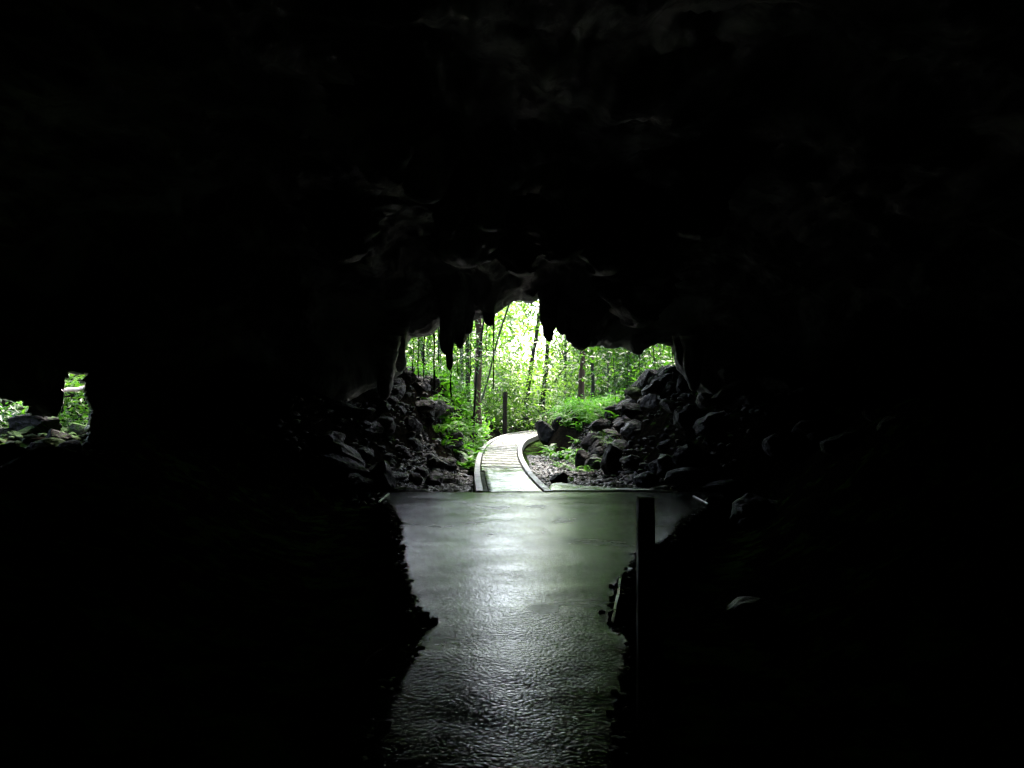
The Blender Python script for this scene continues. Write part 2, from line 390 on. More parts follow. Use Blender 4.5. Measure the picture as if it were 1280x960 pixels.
# icosphere base data
def ico(sub_):
    import bmesh
    bm = bmesh.new(); bmesh.ops.create_icosphere(bm, subdivisions=sub_, radius=1.0)
    v = np.array([x.co[:] for x in bm.verts]); f = np.array([[q.index for q in x.verts] for x in bm.faces]); bm.free()
    return v / np.linalg.norm(v, axis=1, keepdims=True), f
ICO = {k: ico(k) for k in (1, 2, 3, 4)}
def rock_shape(lvl, rng, planes=12, rough=0.12):
    d, f = ICO[lvl]
    nrm = rng.normal(size=(planes, 3)); nrm /= np.linalg.norm(nrm, axis=1, keepdims=True)
    dist = rng.uniform(0.55, 1.0, planes)
    dt = d @ nrm.T
    r = np.min(np.where(dt > 0.05, dist / np.maximum(dt, 0.05), 9), axis=1); r = np.minimum(r, 1.15)
    v = d * r[:, None]
    v = v * (1 + rough * fbm(v * 2.2 + rng.uniform(0, 50, 3), 4, 5))[:, None]
    return v, f

# stalactites: thick lumpy cones that hang from the vault
def stalactite(pxx, y0, y1, wpx, Y, lean=0.0, flat=0.8, seed=0, tip=0.2, mat='cave'):
    x0, _, z0 = px(pxx, y0, Y); _, _, z1 = px(pxx + lean, y1, Y); x1 = px(pxx + lean, y1, Y)[0]
    R = wpx / 2 / FP * Y; n, mrow = 36, 40
    t = np.linspace(0, 1, mrow); a = np.linspace(0, 2 * math.pi, n, endpoint=False)
    T, A = np.meshgrid(t, a, indexing='ij')
    prof = (1 - tip * T) * (1 - T ** 9) ** 0.5 * (1.0 + 0.6 * (1 - T) ** 2)
    r = R * prof
    X = x0 + (x1 - x0) * T + r * np.cos(A); Yy = Y + r * flat * np.sin(A); Z = z0 + (z1 - z0) * T
    p = np.stack([X.ravel(), Yy.ravel(), Z.ravel()], 1)
    na = 1.0 if (mat == 'flowstone' or flat == 1.0) else 0.5
    nn = fbm(p * [6, 6, 2.2] + seed, 4, 61); cx = x0 + (x1 - x0) * T.ravel()
    p[:, 0] = cx + (p[:, 0] - cx) * (1 + na * nn); p[:, 1] = Y + (p[:, 1] - Y) * (1 + na * nn)
    p[:, 0] += 0.03 * fbm(np.c_[p[:, 2] * 3, np.full(len(p), seed), np.zeros(len(p))], 2, 5)
    q = np.arange(mrow * n).reshape(mrow, n)
    f = np.stack([q[:-1].ravel(), q[1:].ravel(), np.roll(q, -1, 1)[1:].ravel(), np.roll(q, -1, 1)[:-1].ravel()], 1)
    o = link("stalactite", mesh_from("stalactite", p, f, True), M[mat], cave)
    return o
for s_ in [(556, 350, 444, 17, 16.5, 2), (561, 420, 463, 9, 16.5, 1), (611, 372, 408, 15, 16.6, 2), (586, 380, 418, 16, 16.7, -1), (577, 392, 436, 14, 16.6, -2), (570, 380, 431, 13, 16.7, 0),
           (684, 345, 417, 23, 16.4, 2), (686, 395, 427, 14, 16.4, 1), (499, 400, 466, 17, 16.3, 0), (853, 400, 458, 15, 16.4, 0), (864, 420, 490, 18, 16.2, 3), (486, 420, 500, 22, 16.0, -4), (704, 380, 419, 18, 16.6, 0), (714, 385, 429, 20, 16.6, 0), (726, 400, 438, 26, 16.6, 0), (742, 400, 434, 16, 16.7, 0),
           (797, 405, 444, 24, 16.6, 0), (765, 400, 436, 34, 16.8, 0)]:
    stalactite(*s_, seed=s_[0])
# drapery lumps on the ceiling further in
for s_ in [(610, 215, 290, 46, 12.2, 4), (585, 285, 335, 60, 13.5, 0), (530, 170, 255, 60, 11.0, 6), (480, 120, 235, 80, 10.0, 8), (560, 240, 300, 40, 12.8, 0),
           (650, 290, 345, 50, 14.0, 0), (700, 250, 330, 70, 13.2, 0), (760, 270, 345, 70, 13.6, -4), (800, 340, 410, 60, 15.0, 0), (430, 250, 330, 70, 12.5, 0), (880, 200, 300, 80, 11.5, -5)]:
    stalactite(*s_, flat=1.0, seed=s_[0] + 3, tip=0.3, mat='flowstone' if s_[0] in (610, 585) else 'cave')

# unseen rock added above the mouth to keep overhead light off the banks
v_, f_ = rock_shape(4, np.random.default_rng(5), 14, 0.2)
light_blocker = link("dark_limestone", mesh_from("dark_limestone", v_ * [8.5, 4.2, 3.4], f_, True), M['dark_limestone'], None, (1.0, 20.6, 8.6))
tag(light_blocker, "unseen limestone mass added over the cave mouth to block overhead light", kind="structure")

# ------------------------------------------------------------------ concrete floor of the cave
def poly_inside_grid(poly, step):
    poly = np.array(poly); lo = poly.min(0); hi = poly.max(0)
    return lo, hi
def slab_obj(name, poly, z, th, mat, parent=None, step=0.08, wob=0.006, smooth=True):
    """a poured slab: outline, undulating top, rounded lip and side faces"""
    import bmesh
    poly = [Vector((a, b, 0)) for a, b in poly]
    # densify outline with a slightly broken edge
    out = []
    for i in range(len(poly)):
        a, b = poly[i], poly[(i + 1) % len(poly)]; n = max(1, int((b - a).length / 0.06))
        nrm = Vector(((b - a).y, -(b - a).x, 0)).normalized()
        for k in range(n):
            c = a.lerp(b, k / n); w_ = math.sin(c.y * 2.1 + c.x * 3) * 2 + .5 * math.sin(c.y * 7.7 + c.x * 9); out.append(c + nrm * (0.007 * w_))
    bm = bmesh.new()
    vs = [bm.verts.new(c) for c in out]; fc = bm.faces.new(vs)
    xs = [c.x for c in out]; ys = [c.y for c in out]
    for ax, lo, hi in ((0, min(xs), max(xs)), (1, min(ys), max(ys))):
        for c in np.arange(lo + step, hi, step):
            co = (c, 0, 0) if ax == 0 else (0, c, 0); no = (1, 0, 0) if ax == 0 else (0, 1, 0)
            bmesh.ops.bisect_plane(bm, geom=bm.verts[:] + bm.edges[:] + bm.faces[:], plane_co=co, plane_no=no)
    bmesh.ops.remove_doubles(bm, verts=bm.verts, dist=0.002)
    bnd = [e for e in bm.edges if e.is_boundary]
    ext = bmesh.ops.extrude_edge_only(bm, edges=bnd); ev = [q for q in ext['geom'] if isinstance(q, bmesh.types.BMVert)]
    es = set(ev)
    for v in bm.verts:
        if v in es: continue
        edge = any(e.is_boundary or (e.other_vert(v) in es) for e in v.link_edges)
        x, y = v.co.x, v.co.y
        v.co.z = z - (0.008 if edge else 0)
    top = [v for v in bm.verts if v not in es]
    c = np.array([v.co[:] for v in top]); n1 = fbm(c * [1.3, 1.3, 0], 3, 71) * wob * 1.4 + fbm(c * [5, 5, 0], 3, 72) * wob * 0.5
    for v, k in zip(top, n1): v.co.z += k
    for v in ev: v.co.z = z - th
    bm.normal_update()
    if sum(f.normal.z for f in bm.faces) < 0: bmesh.ops.reverse_faces(bm, faces=bm.faces[:])
    me = bpy.data.meshes.new(name); bm.to_mesh(me); bm.free()
    if smooth: me.polygons.foreach_set("use_smooth", np.full(len(me.polygons), True, bool))
    return link(name, me, mat, parent)
floor = empty("cave_floor", (0, 0, 0)); tag(floor, "wet dark concrete floor running through the cave towards the mouth", kind="structure")
farL = [gp(*p) for p in [(470, 614.6), (484, 630), (496, 652), (500, 700), (503, 735), (514, 762), (538, 775)]]
farR = [gp(*p) for p in [(764, 782), (770, 750), (776, 724), (792, 712), (797, 690), (836, 676), (862, 646), (900, 626), (905, 614.6)]]
nearL = [gp(530, 786), gp(516, 806), gp(490, 850), gp(452, 930), (-0.72, 3.0), (-0.85, 1.5), (-0.95, -2.0)]
nearR = [(0.55, -2.0), (0.5, 2.0), (0.52, 3.0), gp(772, 945), gp(778, 900), gp(786, 850), gp(788, 800)]
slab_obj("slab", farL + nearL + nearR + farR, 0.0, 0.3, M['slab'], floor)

# battens, and pale strips standing in for highlights on the slab edges
def beam(name, a, b, w_, h_, mat, parent=None, seg=None, jit=0.0):
    a = np.array(a, float); b = np.array(b, float); L = np.linalg.norm(b - a); seg = seg or max(2, int(L / 0.15))
    d = (b - a) / L; s = np.array([-d[1], d[0], 0]); s /= np.linalg.norm(s); u = np.cross(s, d) * -1
    if u[2] < 0: u = -u
    v = []; bev = min(w_, h_) * 0.18
    prof = [(-w_/2, 0), (-w_/2, h_ - bev), (-w_/2 + bev, h_), (w_/2 - bev, h_), (w_/2, h_ - bev), (w_/2, 0)]
    for k in range(seg + 1):
        c = a + d * L * k / seg + u * random.uniform(-jit, jit) + s * random.uniform(-jit, jit)
        for p_, q_ in prof: v.append(c + s * p_ + u * (q_ + random.uniform(-jit, jit)))
    f = []
    for k in range(seg):
        for i in range(6):
            j = (i + 1) % 6; f.append((k * 6 + i, k * 6 + j, (k + 1) * 6 + j, (k + 1) * 6 + i))
    f.append(tuple(range(6))); f.append(tuple(range(seg * 6, seg * 6 + 6))[::-1])
    return link(name, mesh_from(name, v, f), mat, parent)
def on_floor(x, y, z=0.0):
    q = gp(x, y, z); return (q[0], q[1], z)
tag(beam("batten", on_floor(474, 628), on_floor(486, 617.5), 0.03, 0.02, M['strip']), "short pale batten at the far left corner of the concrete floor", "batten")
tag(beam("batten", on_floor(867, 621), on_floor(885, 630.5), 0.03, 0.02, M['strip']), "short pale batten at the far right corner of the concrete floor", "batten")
tag(beam("highlight_strip", on_floor(776, 722, .004), on_floor(766, 778, .004), 0.02, 0.012, M['strip'], None, None, 0.003), "pale strip set as the slab edge highlight beside the notch behind the post", "highlight strip")
tag(beam("highlight_strip", on_floor(756, 812, -.01), on_floor(740, 905, -.01), 0.012, 0.008, M['strip'], None, 26, 0.004), "thin pale strip set as an edge highlight along the right side of the near floor", "highlight strip")

# ------------------------------------------------------------------ boardwalk
Ls = np.array([(14.02, -.504), (17.8, -.71), (22.9, -.87), (27.6, -.88), (32, -.70), (36.5, -.28), (39.5, .35), (42, 1.4), (43.6, 3.0), (44.5, 5.0)])
Rs = np.array([(14.02, .57), (16, .42), (18.4, .29), (22.9, .18), (26.7, .21), (31.0, .42), (34.6, .82), (37, 1.3), (39.2, 2.2), (40.2, 3.2), (40.8, 5.2)])
def spline(pts, n):
    # Catmull-Rom through points by chord length
    P_ = np.vstack([2 * pts[0] - pts[1], pts, 2 * pts[-1] - pts[-2]]); out = []
    for i in range(1, len(P_) - 2):
        for t in np.linspace(0, 1, 12, endpoint=False):
            a, b, c, d = P_[i-1:i+3]
            out.append(0.5 * ((2*b) + (-a + c) * t + (2*a - 5*b + 4*c - d) * t*t + (-a + 3*b - 3*c + d) * t**3))
    out.append(P_[-2]); out = np.array(out)
    s = np.r_[0, np.cumsum(np.linalg.norm(np.diff(out, axis=0), axis=1))]; u = np.linspace(0, s[-1], n)
    return np.stack([np.interp(u, s, out[:, 1]), np.interp(u, s, out[:, 0])], 1)     # x, y
NL = 400
Lp, Rp = spline(Ls, NL), spline(Rs, NL)
walk = empty("boardwalk", (0, 14, 0)); tag(walk, "wet shining boardwalk with timber kerbs curving from the floor edge into the forest", "boardwalk")
def strip_mesh(name, A, B, z, th, mat, parent, jit=0.002):
    """plank-like solid between polylines A and B (left and right), same length"""
    n = len(A); v = []; f = []
    for k in range(n):
        j = random.uniform(-jit, jit)
        a, b = A[k], B[k]; d = (b - a) / (np.linalg.norm(b - a) + 1e-9) * 0.01
        for (q, zz) in ((a, z - th), (a, z - 0.008 + j), (a + d, z + j), (b - d, z + j), (b, z - 0.008 + j), (b, z - th)):
            v.append((q[0], q[1] - 0, zz))
    for k in range(n - 1):
        for i in range(5): f.append((k*6+i, k*6+i+1, (k+1)*6+i+1, (k+1)*6+i))
    f.append(tuple(range(6))[::-1]); f.append(tuple(range((n-1)*6, n*6)))
    v = np.array(v) - np.array([0, 14, 0])
    return link(name, mesh_from(name, v, f), mat, parent)
def kerb(line, outward, y_to, name="kerb"):
    # split into lengths of timber
    d = np.gradient(line, axis=0); d /= np.linalg.norm(d, axis=1, keepdims=True); nrm = np.stack([-d[:, 1], d[:, 0]], 1) * outward
    i = 0; first = True
    while i < NL - 4:
        j = min(NL - 1, i + random.randint(22, 34))
        A = line[i:j+1]; B = A + nrm[i:j+1] * 0.13
        o_ = strip_mesh(name, A if outward < 0 else B, B if outward < 0 else A, 0.018 + random.uniform(-.004, .004), 0.2, M['curb'], walk, 0.004)
        i = j
kerb(Lp + 0, 1, 44); kerb(Rp, -1, 44)
# concrete ramp between the floor and the first boards
iL = int(np.argmin(abs(Lp[:, 1] - 18.35))); iR = int(np.argmin(abs(Rp[:, 1] - 18.35)))
def resamp(line, n):
    s = np.r_[0, np.cumsum(np.linalg.norm(np.diff(line, axis=0), axis=1))]; u = np.linspace(0, s[-1], n)
    return np.stack([np.interp(u, s, line[:, 0]), np.interp(u, s, line[:, 1])], 1)
gut = 0.10
A = resamp(Lp[:iL+1], 40); B = resamp(Rp[:iR+1], 40)
u = np.linspace(0, 1, 14)
rv = []; rf = []
for k in range(40):
    for t in u:
        q = A[k] * (1 - t) + B[k] * t; x_ = q[0] + 0.11 * (1 - t) - 0.035 * t; rv.append((x_, q[1] - 14.035, -0.006))
rv = np.array(rv); rv[:, 2] += 0.006 * fbm(rv * [3, 3, 0] + 2, 4, 81) + 0.003 * fbm(rv * [9, 9, 0], 2, 82)
for k in range(39):
    for t in range(13): rf.append((k*14+t, k*14+t+1, (k+1)*14+t+1, (k+1)*14+t))
n0 = len(rv); rv = np.vstack([rv, rv[:14] - [0, 0, .25], rv[::14] - [0, 0, .25]])
for t in range(13): rf.append((t, n0+t, n0+t+1, t+1))
for k in range(39): rf.append((k*14, (k+1)*14, n0+14+k+1, n0+14+k))
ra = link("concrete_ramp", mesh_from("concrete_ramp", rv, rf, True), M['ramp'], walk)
# mossy gutter beside it
g1 = np.array([(a[0] + 0.003, a[1]) for a in A]); g2 = np.array([(a[0] + 0.107, a[1]) for a in A])
strip_mesh("gutter", g1, g2, -0.05, 0.1, M['moss_rock'], walk)
# deck boards: each one lies a little higher than the last, its nose in shade
cuts_y = [18.4, 19.3, 20.1, 21.1, 22.1, 23.2, 24.4, 25.7, 27.0, 28.4, 29.8, 31.3, 32.9, 34.6, 36.3, 38.0]
La = Lp[iL:]; Ra = Rp[iR:]
def at_frac(line, f_):
    s = np.r_[0, np.cumsum(np.linalg.norm(np.diff(line, axis=0), axis=1))]; u_ = np.array(f_) * s[-1]
    return np.stack([np.interp(u_, s, line[:, 0]), np.interp(u_, s, line[:, 1])], 1)
NB = 28
for k in range(NB):
    f0, f1 = k / NB, (k + 1) / NB - 0.0016
    l2 = at_frac(La, np.linspace(f0, f1, 5)); r2 = at_frac(Ra, np.linspace(f0, f1, 5))
    zt = -0.024; lift = random.uniform(0.007, 0.02)
    v = []
    for j in range(5):
        t = j / 4; zz = zt + lift * (1 - t) 
        a, b = l2[j] + [0.035, 0], r2[j] - [0.035, 0]
        for (qq, z_) in ((a, zz - 0.07), (a, zz), (b, zz), (b, zz - 0.07)): v.append((qq[0], qq[1] - 14, z_))
    f = []
    for j in range(4):
        for i in range(3): f.append((j*4+i, j*4+i+1, (j+1)*4+i+1, (j+1)*4+i))
    f.append((3, 2, 1, 0)); f.append((16, 17, 18, 19))
    link("board", mesh_from("board", v, f), M['deck'], walk)
# dark joist space under boards
# wet ledge on the right of the ramp
led = [(0.62, 14.03), (2.9, 14.03), (2.5, 14.25), (1.8, 14.6), (1.25, 15.0), (0.95, 15.5), (0.78, 15.3), (0.70, 14.8)]
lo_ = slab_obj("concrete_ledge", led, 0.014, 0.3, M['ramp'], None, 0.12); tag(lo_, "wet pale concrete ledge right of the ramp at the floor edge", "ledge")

# ------------------------------------------------------------------ posts
p0 = px(807, 622, 4.1); ph = p0[2] + 0.35
pm = beam("black_post", (p0[0], 4.1, -0.35), (p0[0] + 0.001, 4.1, p0[2]), 0.085, 0.085, M['post'])
# beam() treats vertical poorly: build the post explicitly
me = pm.data; bpy.data.objects.remove(pm)
def post(name, x, y, z0, z1, w_, mat, lean=0.0, rough=0.0):
    n = 14; v = []; b = w_ * 0.1; h = w_ / 2
    prof = [(-h, -h + b), (-h + b, -h), (h - b, -h), (h, -h + b), (h, h - b), (h - b, h), (-h + b, h), (-h, h - b)]
    for k in range(n + 1):
        t = k / n; s = 1.0 if k < n else 0.93
        for a, c in prof: v.append((x + a * s + lean * t + random.uniform(-rough, rough), y + c * s + random.uniform(-rough, rough), z0 + (z1 - z0) * t - (0 if k < n else 0)))
    v += [(q[0], q[1], q[2] + 0.004) for q in []]
    f = []
    for k in range(n):
        for i in range(8): j = (i + 1) % 8; f.append((k*8+i, k*8+j, (k+1)*8+j, (k+1)*8+i))
    f.append(tuple(range(n*8, n*8+8))); f.append(tuple(range(8))[::-1])
    return link(name, mesh_from(name, v, f), mat)
po = post("handrail_post", p0[0], 4.1, -0.35, p0[2], 0.086, M['post'])
tag(po, "black square handrail post standing at the right edge of the near floor", "post")
s0 = px(631, 490, 37.5)
so = post("timber_post", s0[0] - 0.85 + 0.85, 37.5, -0.1, s0[2], 0.2, M['dark_wood'], 0.01, 0.01)
tag(so, "short dark post standing left of the boardwalk bend", "post")

# ------------------------------------------------------------------ rocks
def put_rock(name, x, y, r, mat, lvl=3, sq=(1, 1, 0.7), seed=None, sink=0.3, z=None, rz=None, planes=12):
    rng = np.random.default_rng(seed if seed is not None else random.randint(0, 10**6))
    v, f = rock_shape(lvl, rng, planes)
    v = v * np.array(sq) * r
    a = rng.uniform(0, 6.28) if rz is None else rz
    c, s = math.cos(a), math.sin(a); v = v @ np.array([[c, s, 0], [-s, c, 0], [0, 0, 1]])
    zz = float(ground_z(x, y)[0]) if z is None else z
    return link(name, mesh_from(name, v, f), mat, None, (x, y, zz + r * sq[2] * (1 - sink) * 0.6))
def rk(xp, yp, Y, rpx, mat, label, sq=(1, 1, 0.75), seed=1, lvl=3, name="boulder"):
    """a named boulder centred on photo pixel (xp, yp) at distance Y"""
    c = px(xp, yp, Y); r = rpx / FP * Y
    rng = np.random.default_rng(seed); v, f = rock_shape(lvl, rng, 11); v = v * np.array(sq) * r
    o = link(name, mesh_from(name, v, f), M[mat], None, tuple(c)); tag(o, label, "rock")
    gz_ = float(ground_z(c[0], c[1])[0]); lo2 = v[:, 2].min() + c[2]
    if lo2 > gz_ - 0.02: o.location.z -= lo2 - gz_ + 0.05
    return o
rk(698, 588, 16.8, 13, 'dark_rock', "black pointed boulder standing on the stones right of the boardwalk", (1, .8, .85), 3)
rk(737, 596, 15.8, 17, 'dark_rock', "low dark slab of rock behind the pale concrete ledge", (1.4, .9, .5), 4)
rk(705, 596, 15.7, 7, 'pebble', "round pale cobble beside the black pointed boulder", (1, .8, .6), 5)
rk(679, 600, 15.3, 6, 'pebble', "flat pale stone lying against the right kerb", (1.3, .9, .45), 6)
rk(691, 603, 15.0, 7, 'rock', "flat grey stone on the pale ledge's back edge", (1.4, .9, .45), 7)
rk(763, 562, 19.0, 17, 'rock', "pointed grey boulder with a sunlit top on the right bank", (.8, .8, 1.15), 8)
rk(728, 553, 21.5, 12, 'dark_rock', "narrow upright dark rock left of the pointed grey boulder", (.7, .7, 1.3), 9)
rk(745, 545, 23.0, 15, 'dark_rock', "dark rock under the fern clump on the right bank", (1.2, .9, .9), 10)
rk(683, 532, 31.0, 17, 'dark_rock', "rounded black boulder at the bend of the boardwalk", (1.0, 1, 1.0), 11, 4)
rk(715, 534, 30.0, 18, 'dark_rock', "dark mound face beneath the bright ferns", (1.3, .8, .8), 12, 4)
rk(748, 525, 28.5, 19, 'dark_rock', "broad dark rock below the ferns, right of the mound face", (1.4, .9, .7), 13, 4)
rk(790, 532, 21.0, 20, 'rock', "large shaded rock halfway up the right bank", (1.4, .9, .7), 14)
rk(820, 505, 20.0, 22, 'rock', "big shaded rock high on the right bank beside the wall", (1.2, .9, .9), 15)
rk(797, 492, 22.5, 14, 'moss_rock', "mossy rock at the top edge of the right bank", (1.2, .9, .6), 16)
rk(830, 470, 20.5, 16, 'moss_rock', "mossy rock topmost on the right bank under the arch", (1.2, .9, .8), 17)
rk(775, 512, 23.5, 12, 'rock', "grey rock with a bright edge right of the ferns", (1.5, .8, .5), 18)
rk(872, 560, 14.6, 22, 'dark_limestone', "leaning slab of rock inside the cave on the right", (1.7, .8, .55), 19)
rk(905, 553, 14.0, 18, 'dark_limestone', "flat ledge rock right of the leaning slab", (1.8, .9, .4), 20)
rk(893, 606, 12.5, 20, 'dark_limestone', "wet rock above the right batten", (1.3, .9, .8), 21)
rk(940, 615, 11.5, 26, 'dark_limestone', "ribbed wet rock far right of the concrete floor", (1.1, .9, 1.0), 22)
rk(938, 735, 6.6, 24, 'dark_limestone', "wet rock glinting low in the dark on the right", (1.2, .9, .8), 23)
rk(820, 668, 9.2, 14, 'dark_rock', "small dark rock behind the black handrail post", (1.3, .9, .5), 24)
rk(543, 525, 17.6, 15, 'rock', "square pale-topped block on the left bank", (1.1, .9, .8), 25)
rk(520, 518, 17.0, 10, 'rock', "angular grey rock left of the square block", (1, .9, .9), 26)
rk(565, 608, 14.6, 12, 'dark_rock', "black hump of rock on the gravel left of the boardwalk", (1.4, .9, .6), 27)
rk(590, 570, 19.6, 7, 'moss_rock', "yellow-green mossy cobble at the foot of the left bank", (1.1, .9, .8), 28)
rk(582, 573, 19.2, 5, 'pebble', "small pale cobble left of the mossy cobble", (1.1, .9, .7), 29)
rk(576, 582, 18.0, 6, 'pebble', "flat pale cobble on the left gravel", (1.6, .9, .4), 30)
rk(500, 555, 15.6, 18, 'dark_limestone', "long dark rock low on the left bank", (1.6, .9, .5), 31)
rk(480, 520, 15.4, 20, 'dark_limestone', "shaded rock against the left cave wall", (1.0, .9, 1.0), 32)
rk(515, 585, 15.0, 14, 'dark_rock', "dark rock at the left end of the gravel bed", (1.5, .9, .6), 33)
rk(553, 556, 17.8, 12, 'rock', "wedge of grey rock under the small bright sprig", (1.5, .9, .5), 34)
# shapes that bite into the near floor
rk(500, 792, 5.7, 52, 'dark_rock', "black lump of rock at the narrowing of the floor, left", (.75, 1, .4), 35, 4)
rk(800, 765, 5.9, 34, 'dark_rock', "black lump of rock behind the post at the floor's notch", (.75, 1.0, .7), 36, 4)
# side opening, far left
rk(52, 560, 12.9, 34, 'moss_rock', "mossy boulder in the small side opening far left", (1.4, .9, .6), 41, 4)
rk(95, 545, 13.2, 20, 'dark_rock', "dark boulder at the right foot of the side opening", (1.1, .9, .8), 42)
rk(86, 514, 14.4, 13, 'dark_rock', "dark boulder under the pale branch in the side opening", (1.3, .9, .8), 43)
rk(15, 553, 13.2, 30, 'moss_rock', "mossy rock below the arching fern at the photo's left border", (1.3, .9, .6), 44, 4)
rk(62, 528, 14.6, 18, 'moss_rock', "flat mossy stone behind the mossy boulder", (1.4, .9, .5), 45)
rk(100, 572, 12.6, 18, 'rock', "low grey rock nearest in the side opening", (1.5, .9, .5), 46)
rk(40, 590, 12.2, 26, 'rock', "shaded rock under the mossy boulder of the side opening", (1.5, .9, .6), 47)
rk(45, 520, 15.6, 20, 'dark_rock', "dark hump of rock at the middle of the side opening", (1.6, .9, .7), 49, 4)
rk(70, 527, 15.0, 15, 'dark_rock', "dark rock left of the pale branch's foot in the side opening", (1.2, .9, .8), 50)
rk(8, 512, 15.6, 14, 'rock', "pale rock on the skyline of the side opening", (1.4, .9, .6), 48)

# loose rocks on the banks: individual things copied from a few shapes
protos = []
for s_ in range(7):
    v, f = rock_shape(2, np.random.default_rng(100 + s_), 10, 0.16)
    protos.append(mesh_from("rock", v * [1, .8, .65], f))
def scatter_rocks(n, xr, yr, rr, mats, label, grp, minz=None, seed=0, name="rock", zr=None):
    rng = np.random.default_rng(seed); cnt = 0; mesh_by = {}
    while cnt < n:
        x = rng.uniform(*xr); y = rng.uniform(*yr)
        if abs(x) < 1.15 and y > 14 : continue
        z = float(ground_z(x, y)[0])
        if minz is not None and z < minz: continue
        m_ = mats[rng.integers(len(mats))]; k = rng.integers(7)
        if (k, m_) not in mesh_by:
            q = protos[k].copy(); q.materials.clear(); q.materials.append(M[m_]); mesh_by[(k, m_)] = q
        o = bpy.data.objects.new(name, mesh_by[(k, m_)]); COL.objects.link(o)
        r = rng.uniform(*rr); o.scale = (r * rng.uniform(.8, 1.5), r, r * rng.uniform(.7, 1.1))
        o.rotation_euler = (rng.uniform(-.4, .4), rng.uniform(-.4, .4), rng.uniform(0, 6.28)); o.location = (x, y, z + r * 0.12)
        szw = "small" if r < rr[0] + (rr[1] - rr[0]) * .33 else ("middling" if r < rr[0] + (rr[1] - rr[0]) * .7 else "large")
        fy = (y - yr[0]) / (yr[1] - yr[0]); dp = "nearest the camera" if fy < .33 else ("midway out" if fy < .66 else "farthest out")
        zh = "" if zr is None else (", at the foot" if z < zr[0] else (", halfway up" if z < zr[1] else ", near the top"))
        tag(o, f"{szw} {label}{zh}, {dp}", "rock", grp); cnt += 1
scatter_rocks(90, (-3.6, -1.2), (14.6, 23), (.09, .42), ['rock', 'dark_limestone', 'dark_rock'], "broken rock on the left bank", "rubble rocks of the left bank", -0.15, 1, zr=(.4, 1.3))
scatter_rocks(75, (1.7, 5.2), (14.6, 24), (.1, .5), ['dark_limestone', 'dark_limestone', 'dark_rock'], "broken rock on the right bank", "rubble rocks of the right bank", -0.2, 2, zr=(.4, 1.3))
scatter_rocks(12, (3.2, 5.5), (10.5, 14), (.12, .3), ['dark_limestone', 'dark_rock'], "dark rock inside the cave right of the concrete floor", "rocks right of the concrete floor", None, 3)
scatter_rocks(40, (-10.6, -7.0), (11.6, 16.5), (.12, .28), ['moss_rock', 'dark_rock', 'moss_rock'], "mossy rubble rock in the side opening far left", "rubble rocks of the side opening", None, 4)
scatter_rocks(30, (-1.9, -.9), (14.3, 22), (.06, .12), ['rock', 'pebble'], "cobble lying on the gravel left of the boardwalk", "cobbles left of the boardwalk", None, 5, "cobble")
scatter_rocks(60, (.75, 2.4), (15.0, 25), (.06, .14), ['rock', 'pebble', 'dark_rock'], "cobble lying on the streambed right of the boardwalk", "cobbles right of the boardwalk", None, 6, "cobble")
# gravel
def stones(name, n, xr, yr, rr, mat, label, seed, lvl=1, slab_clear=True, zmax=9):
    rng = np.random.default_rng(seed); d, f = ICO[lvl]; nv_ = len(d)
    x = rng.uniform(*xr, n * 2); y = rng.uniform(*yr, n * 2)
    lx = np.interp(y, Lp[:200, 1], Lp[:200, 0]) - .18; rx = np.interp(y, Rp[:200, 1], Rp[:200, 0]) + .2
    z = ground_z(x, y)
    ok = ((x < lx) | (x > rx)) & (z < zmax) & (y > 14.1) if slab_clear else z < zmax
    x, y, z = x[ok][:n], y[ok][:n], z[ok][:n]; n = len(x)
    r = rng.uniform(*rr, n) ; r = r * (0.7 + 0.6 * rng.random(n))
    sc = np.stack([r * rng.uniform(.8, 1.5, n), r * rng.uniform(.8, 1.2, n), r * rng.uniform(.4, .8, n)], 1)
    a = rng.uniform(0, 6.28, n); v = d[None] * (1 + 0.22 * rng.normal(size=(n, nv_, 1))) * sc[:, None]
    c, s = np.cos(a)[:, None], np.sin(a)[:, None]
    v = np.stack([v[..., 0] * c - v[..., 1] * s, v[..., 0] * s + v[..., 1] * c, v[..., 2]], 2) + np.stack([x, y, z + r * .2], 1)[:, None]
    ff = f[None] + (np.arange(n) * nv_)[:, None, None]
    o = link(name, mesh_from(name, v.reshape(-1, 3), ff.reshape(-1, 3)), M[mat]); tag(o, label, kind="stuff"); return o
stones("gravel", 5200, (-2.4, -.6), (14.05, 20), (.015, .045), 'pebble', "wet glinting gravel left of the boardwalk", 1)
stones("gravel", 4200, (.5, 2.8), (14.3, 27), (.015, .05), 'pebble', "wet gravel of the streambed right of the boardwalk", 2)
stones("rubble", 1500, (-4.5, -1.1), (14.2, 26), (.03, .09), 'rock', "small rubble covering the left bank", 3)
stones("rubble", 1500, (1.6, 6.0), (14.2, 27), (.03, .09), 'dark_limestone', "small rubble covering the right bank", 4)
stones("rubble", 1600, (-12, -6.6), (11, 18), (.03, .09), 'moss_rock', "small mossy rubble in the side opening", 5, slab_clear=False)
stones("rubble", 1200, (1.6, 6.0), (3, 14), (.03, .08), 'dark_rock', "small dark rubble beside the concrete floor, right", 6, slab_clear=False) if False else None

